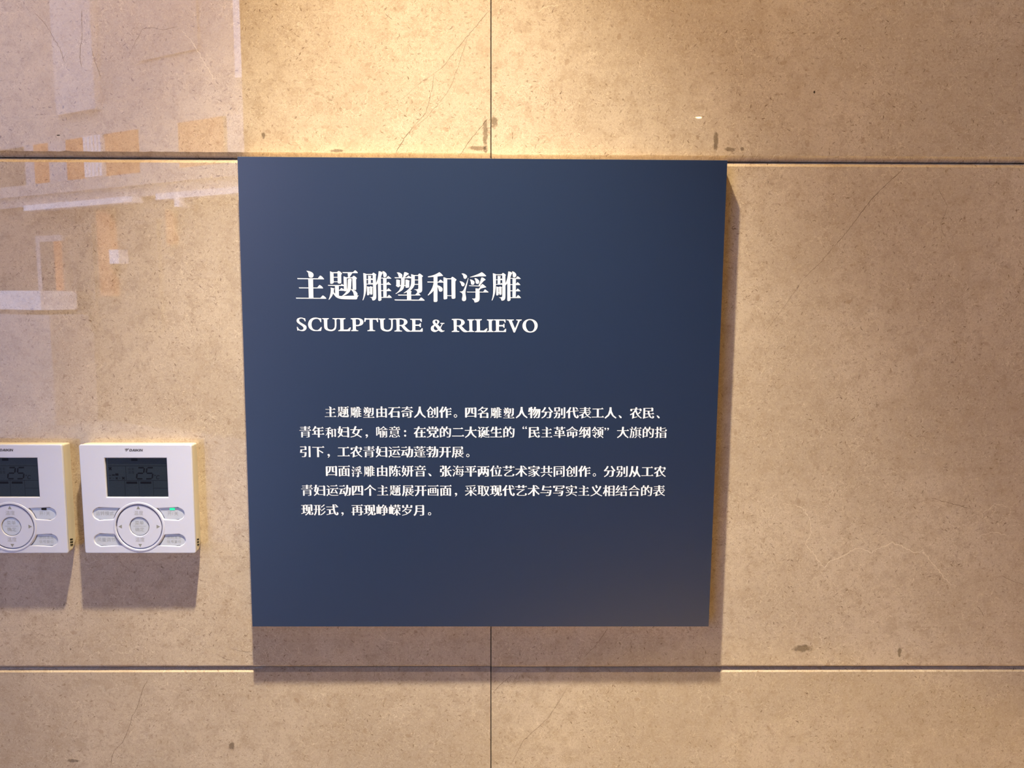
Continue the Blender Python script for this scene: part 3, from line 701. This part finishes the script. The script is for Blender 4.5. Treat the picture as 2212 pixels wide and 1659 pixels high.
def logo():
    """slanted flag mark and heavy slanted capitals"""
    sh = [[[(-10.8, 55.6), (-9.9, 55.7), (-10.2, 53.4), (-10.3, 51.9)]], [[(-9.5, 55.7), (-8.0, 55.8), (-9.9, 52.6), (-9.85, 54.0)]], [[(-7.6, 55.8), (-6.2, 55.9), (-9.9, 51.9), (-9.6, 52.6)]]]
    h = 2.75; y0 = 52.55; sl = .22
    D = {'D': (2.9, [[(0, 0), (1.7, 0), (2.7, .35), (2.7, h - .35), (1.7, h), (0, h)], [(.8, .7), (.8, h - .7), (1.5, h - .7), (1.9, h - .9), (1.9, .9), (1.5, .7)]]),
         'A': (3.0, [[(-.1, 0), (.85, 0), (1.1, .55), (2.0, .55), (2.1, 0), (3.0, 0), (2.2, h), (1.1, h)], [(1.3, 1.15), (1.65, 2.0), (1.85, 1.15)]]),
         'I': (1.15, [[(0, 0), (.85, 0), (.85, h), (0, h)]]),
         'K': (3.0, [[(0, 0), (.8, 0), (.8, 1.0), (1.1, 1.0), (1.95, 0), (3.0, 0), (1.8, 1.45), (2.9, h), (1.85, h), (1.1, 1.8), (.8, 1.8), (.8, h), (0, h)]]),
         'N': (3.0, [[(0, 0), (.78, 0), (.78, 1.7), (1.9, 0), (2.75, 0), (2.75, h), (1.97, h), (1.97, 1.05), (.85, h), (0, h)]])}
    adv = {'D': 2.95, 'A': 3.05, 'I': 1.15, 'K': 3.0, 'N': 2.9}; x = -6.3
    for ch in 'DAIKIN':
        sh.append([[(x + px + py * sl, y0 + py) for px, py in c] for c in D[ch][1]]); x += adv[ch] * 1.0
    return sh

DEPTH = 18.9
def thermostat(xc, zc, lit, label):
    t = empty('room_thermostat', (xc, 0, zc)); tag(t, label, 'thermostat', 'wall thermostats')
    # housing: rounded square that narrows a little towards the wall, its lower back edge cut away
    outl = rrect(-59.6, 59.6, -59.6, 59.6, 2.0, 4); lv = [(0, 58.6, 7.5), (-5.5, 59.3, 2.0), (-9.0, 59.6, 0.2), (-15.2, 59.6, 0), (-15.2, 58.9, 0)]
    vs = []; fs = []; n = len(outl)
    for y, hw, cut in lv:
        for x, z in outl:
            zz = z * hw / 59.6
            if z < 0: zz += cut * min(1, -z / 59.6 * 1.05) if z < -50 else 0
            vs.append((x * hw / 59.6 * MM, y * MM, zz * MM))
    for i in range(len(lv) - 1):
        for k in range(n): fs.append((i * n + k, i * n + (k + 1) % n, (i + 1) * n + (k + 1) % n, (i + 1) * n + k))
    fs.append(tuple(range(n))); fs.append(tuple((len(lv) - 1) * n + k for k in reversed(range(n))))
    hs = mesh('housing', vs, [tuple(reversed(f)) for f in fs], M['lamp_warmed_plastic'], t); hs['label'] = 'white side housing against the wall, warm lamplight put into its colour'
    for k in range(3):
        z = -46.8 - 3.1 * k
        v, f = boxd(0, .35 * MM, -13.4 * MM, -8.2 * MM, -.85 * MM, .85 * MM)
        v = [(59.5 * MM + a, b, c + (b + .011) * -.25 + z * MM) for a, b, c in v]
        mesh('vent_slot_shade', v, f, M['vent'], t)  # dark blocks painted as the shade inside the vent openings
    # front cover with its openings
    holes = [rrect(-33.9, 33.6, 1.7, 46.1, .6, 3), circle(0, -30.4, 25.4, 72)]
    keyc = [pill(x, 0, a, b, 28.3, r) for x, r, a, b in KEYS]
    holes += keyc
    holes = [offset_contours([h_], .9, .9)[0][0] for h_ in holes]
    outer = rrect(-59.1, 59.1, -59.1, 59.1, 1.4, 5)
    front('front_cover', [[outer] + holes], -DEPTH * MM, M['plastic'], t, extrude=.75, bevel=.9, res=3, sm=True)
    back = -16.2 * MM
    front('cover_backing', [[rrect(-58.4, 58.4, -58.4, 58.4, 2, 4)]], back, M['plastic'], t, extrude=.5)
    # display
    front('display_shade_plate', [[rrect(-34.4, 34.1, 1.2, 46.6, .6, 3)]], back - .3 * MM, M['recess_shade'], t, extrude=.2)  # black plate; its bare left strip stands for shade inside the recess
    lcd = front('lcd_panel', [rect(-31.4, 33.9, 1.5, 46.3)], back - .45 * MM, M['lcd'], t, extrude=.1)
    yl = back - .5 * MM
    ln = [rect(-31.4, 33.6, 36.15, 36.55), rect(-31.4, 33.6, 20.2, 20.6), rect(-12.4, -12.0, 20.4, 36.3), rect(-14.2, -13.8, 3.5, 20.2), rect(.9, 1.25, 3.5, 20.2), rect(16.4, 16.75, 3.5, 20.2), rect(16.6, 33.6, 11.75, 12.1)]
    front('lcd_divider', ln, yl, M['segment'], lcd)
    seg = seg_digit('2', -1.2, 22.2, 7.0, 12.2) + seg_digit('5', 8.6, 22.2, 7.0, 12.2)
    front('lcd_digits', seg, yl, M['segment'], lcd)
    ic = [[circle(18.9, 25.9, .75, 12), circle(18.9, 25.9, .35, 12)]]
    ic += [[[(23.4, 22.5), (22.6, 21.9), (21.5, 21.7), (20.5, 22.1), (20.0, 23.2), (20.2, 24.6), (20.9, 25.7), (22.0, 26.2), (23.2, 26.0), (23.8, 25.3), (23.3, 24.9), (22.8, 25.4), (22.1, 25.6), (21.3, 25.2), (20.8, 24.3), (20.7, 23.3), (21.0, 22.6), (21.7, 22.3), (22.4, 22.5), (23.0, 22.9)]]]
    ic += [rect(-5.8, 1.0, 41.8, 44.4), rect(-12.3, -.6, 16.7, 19.1), rect(2.8, 14.5, 16.7, 19.1)]
    ic += [rect(-31.3, -28.2, 25.6, 26.2), rect(-27.3, -24.2, 25.6, 27.0), rect(-23.7, -20.3, 25.6, 28.1)]
    ic += fan_icon(-28.9, 33.3, 2.3) + fan_icon(-29.6, 22.8, 1.1) + fan_icon(-22.4, 22.8, 1.6) + fan_icon(-15.2, 22.9, 2.0)
    ic += [rect(-26.4, -25.4, 22.6, 23.0), rect(-19.6, -18.4, 22.6, 23.0)]
    ic += mm_text('设定', -6.5, 33.0, 3.3, 1.0, 1.1) + mm_text('温度', -6.5, 29.3, 3.3, 1.0, 1.1)
    front('lcd_icons', ic, yl, M['segment'], lcd)
    # keys
    names = [('运转模式', -36.6, -15.7, 5.0, .97), ('风量调节', -36.6, -44.9, 5.0, .97), ('开/关', 36.6, -15.7, 5.0, .97), None]
    for i, c in enumerate(keyc):
        kb = front('key_button', [[grow(c, -1.1)]], -17.9 * MM, M['key'], t, extrude=.35, bevel=.5, res=2, sm=True)
        if names[i]: s_, x, y, sz, sq = names[i]; tx = mm_text(s_, x, y, sz, sq)
        else: tx = mm_text('滤网清洗', 36.6, -42.6, 3.9, 1.0, 1.02) + mm_text('信号复位', 36.6, -47.2, 3.9, 1.0, 1.02)
        front('key_lettering', tx, -17.93 * MM, M['grey_print'], kb)
    led = front('signal_lamp', [[rrect(33.6, 39.0, -12.0, -9.7, .5, 3)]], -18.15 * MM, M['led'] if lit else M['vent'], t, extrude=.3)
    led['label'] = 'glowing green signal lamp' if lit else 'dark unlit signal lamp'
    # dial
    rim = front('dial_rim', [[circle(0, -30.4, 27.0, 72), circle(0, -30.4, 25.6, 72)]], -19.35 * MM, M['plastic'], t, extrude=.5, bevel=.5, res=2, sm=True)
    dial = front('dial', [[circle(0, -30.4, 23.4, 72), circle(0, -30.4, 11.2, 48)]], -18.6 * MM, M['plastic'], t, extrude=.5, bevel=.7, res=3, sm=True)
    ar = [[[(0, -7.2), (-2.05, -10.9), (2.05, -10.9)]], [[(0, -53.2), (-2.05, -49.5), (2.05, -49.5)]], [[(-22.6, -30.2), (-18.7, -28.0), (-18.7, -32.4)]], [[(22.6, -30.2), (18.7, -28.0), (18.7, -32.4)]]]
    yd = -18.63 * MM
    for a_ in ar: front('arrow_mark', [a_], yd, M['grey_print'], dial)
    for yy in (-15.0, -44.7): front('dial_lettering', mm_text('温度', 0, yy, 5.3), yd, M['grey_print'], dial)
    ok = front('centre_button', [[circle(0, -30.4, 9.6, 48)]], -17.8 * MM, M['key'], t, extrude=.35, bevel=.5, res=2, sm=True)
    front('button_lettering', mm_text('菜单', 0, -26.3, 5.0) + mm_text('确定', 0, -33.6, 5.0) + [rect(-6.9, 6.9, -30.15, -29.85)], -17.83 * MM, M['grey_print'], ok)
    front('maker_logo', logo(), -18.93 * MM, M['dark_print'], t)['label'] = 'small dark maker logo lettering'
    return t
thermostat(-0.1193, -0.1574, True, 'square white wall thermostat nearest the navy board, with a glowing green signal lamp')
thermostat(-0.2573, -0.1574, False, 'white wall thermostat cut off by the left edge of the frame, signal lamp unlit')

# ------------------------------------------------------------------ the room behind the camera
tag(box('floor', -3.6, 3.0, -4.0, 0.02, -1.6, -1.5, M['floor']), kind='structure')
tag(box('ceiling', -3.6, 3.0, -4.0, 0.16, 2.7, 2.8, M['ceiling']), kind='structure')
tag(box('wall_left', -3.75, -3.6, -4.0, 0.16, -1.5, 2.7, M['plaster']), kind='structure')
tag(box('wall_right', 3.0, 3.15, -4.0, 0.16, -1.5, 2.7, M['dark_wall']), kind='structure')
wb = empty('wall_back', (0, 0, 0)); tag(wb, kind='structure')
box('wall_panel', -1.24, 3.0, -4.15, -4.0, -1.5, 2.7, M['dark_wall'], wb)
box('lintel', -3.6, -1.24, -4.15, -4.0, 2.45, 2.7, M['dark_wall'], wb)
dj = empty('trim_1', (0, 0, 0)); tag(dj, kind='structure')
box('door_jamb', -1.262, -1.18, -4.17, -3.98, -1.5, 2.45, M['metal'], dj)
box('door_jamb', -3.6, -3.53, -4.17, -3.98, -1.5, 2.45, M['metal'], dj)
box('door_head', -3.53, -1.262, -4.17, -3.98, 2.38, 2.45, M['metal'], dj)
# soffit over the wall with the lamp let into it
sf = box('trim_2', -3.6, 3.0, -0.80, 0.0, 1.125, 2.7, M['ceiling']); tag(sf, kind='structure')

def downlight(name, x, y, z, label, s=1.0):
    d = empty(name, (x, y, z)); tag(d, label, 'ceiling light')
    lathe('trim_ring', [(.040 * s, .004), (.040 * s, -.002), (.052 * s, -.004), (.056 * s, 0), (.056 * s, .004)], M['ring'], d)
    lathe('reflector', [(.040 * s, .004), (.034 * s, .020), (.030 * s, .030), (.0005, .031)], M['ring'], d)
    return d
dl = downlight('recessed_downlight', LAMP[0], LAMP[1], 1.120, 'round white recessed downlight in the soffit above the board')
lathe('glowing_lens', [(.0005, .0), (.024, .0), (.026, .003), (.0005, .004)], M['lens'], dl, (0, 0, .018))
# a second lamp, in the hall ceiling, mirrored by the polished stone
d2 = downlight('hall_downlight', 1.27, -3.35, 0.962, 'round bracket spotlight on the rear wall of the hall', .4)
lathe('glowing_lens', [(.0005, .0), (.014, .0), (.015, .0015), (.0005, .002)], M['lens'], d2, (0, 0, -.006))

d3 = downlight('added_fill_downlight', HALL[0], HALL[1], 2.696, 'large round downlight added out of view in the hall ceiling for floor fill', 1.6)  # fixture added to go with the floor fill spot
lathe('glowing_lens', [(.0005, .0), (.046, .0), (.048, .004), (.0005, .005)], M['lens'], d3, (0, 0, .02))

# ------------------------------------------------------------------ outside: lane and the house opposite, seen only as a reflection
A_ = Vector((-2.63, -8.04)); T_ = Vector((-0.86441, -0.50279)); N_ = Vector((-0.50279, 0.86441))
pv = box('pavement', -14, 6, -16, -4.15, -1.75, -1.6, M['paving']); tag(pv, kind='structure')
house = empty('lane_house', (A_.x, A_.y, 0)); tag(house, 'brick lane house with white bands reflected in the polished stone', 'building')
def onf(name, s0, s1, z0, z1, out, mat, parent=house, deep=.1):
    """a block on the facade: s along it, out = how far it stands proud"""
    vs = []
    for s in (s0, s1):
        for o_ in (-deep, out):
            for z in (z0, z1):
                p = T_ * s + N_ * o_; vs.append((p.x, p.y, z))
    return mesh(name, vs, boxd(0, 1, 0, 1, 0, 1)[1], mat, parent)
onf('brick_wall', -4, 9, -1.6, 7.0, 0, M['brick_grey'], deep=.4)
onf('string_course', -4, 9, 1.30, 1.44, .10, M['pale_render'])
onf('white_ledge', 1.61, 3.85, 1.10, 1.17, .16, M['white_paint']); onf('white_ledge', -3.0, 1.18, 1.10, 1.17, .16, M['white_paint'])
onf('render_band', -4, 9, 1.17, 1.30, .05, M['pale_render'])
for a, b, m in ((3.75, 3.96, 'shutter'), (3.42, 3.75, 'brick_orange'), (3.04, 3.42, 'shutter'), (2.71, 3.04, 'brick_orange'), (1.65, 2.24, 'brick_orange'), (.9, 1.6, 'pale_render'), (.2, .9, 'brick_orange'), (-1.2, .1, 'shutter')):
    onf('facade_panel', a, b, 1.44, 1.95, .04, M[m])
for k in range(5): onf('shutter_slat', 2.30 + .075 * k, 2.345 + .075 * k, 1.46, 1.95, .06, M['white_paint'])
onf('upper_wall', -1.2, 9, 1.95, 7.0, .03, M['pale_render'])
onf('white_pier', 2.3, 3.1, 2.25, 6.5, .10, M['bay']); onf('white_pier', -.33, -.12, 2.3, 6.5, .10, M['white_paint'])
onf('soft_bay', .5, 1.5, 2.7, 6.5, .05, M['pale_render'])
onf('brick_pier', 2.16, 2.42, .0, 1.05, .09, M['brick_orange']); onf('brick_pier', 3.22, 3.38, .0, .70, .07, M['brick_orange']); onf('brick_pier', 1.02, 1.14, .6, 1.0, .07, M['brick_orange'])
f_ = onf('window_frame', 3.22, 3.80, -.02, .78, .06, M['pale_render']); onf('pane', 3.30, 3.70, .02, .70, .065, M['pane'], f_)
for a in (-2.2, -.7, 1.35, 2.6): 
    f_ = onf('window_frame', a, a + .42, -.4, .9, .04, M['brick_grey']); onf('pane', a + .05, a + .37, -.35, .85, .045, M['pane'], f_)
onf('white_notice', 1.96, 2.14, .39, .56, .13, M['white_paint'])
onf('garden_wall', 3.0, 4.05, -.18, .06, .5, M['white_paint']); onf('garden_wall', 2.75, 4.1, -1.6, -.24, .55, M['pale_render'])
onf('wall_lamp', .72, .81, 1.0, 1.10, .2, M['white_paint'])
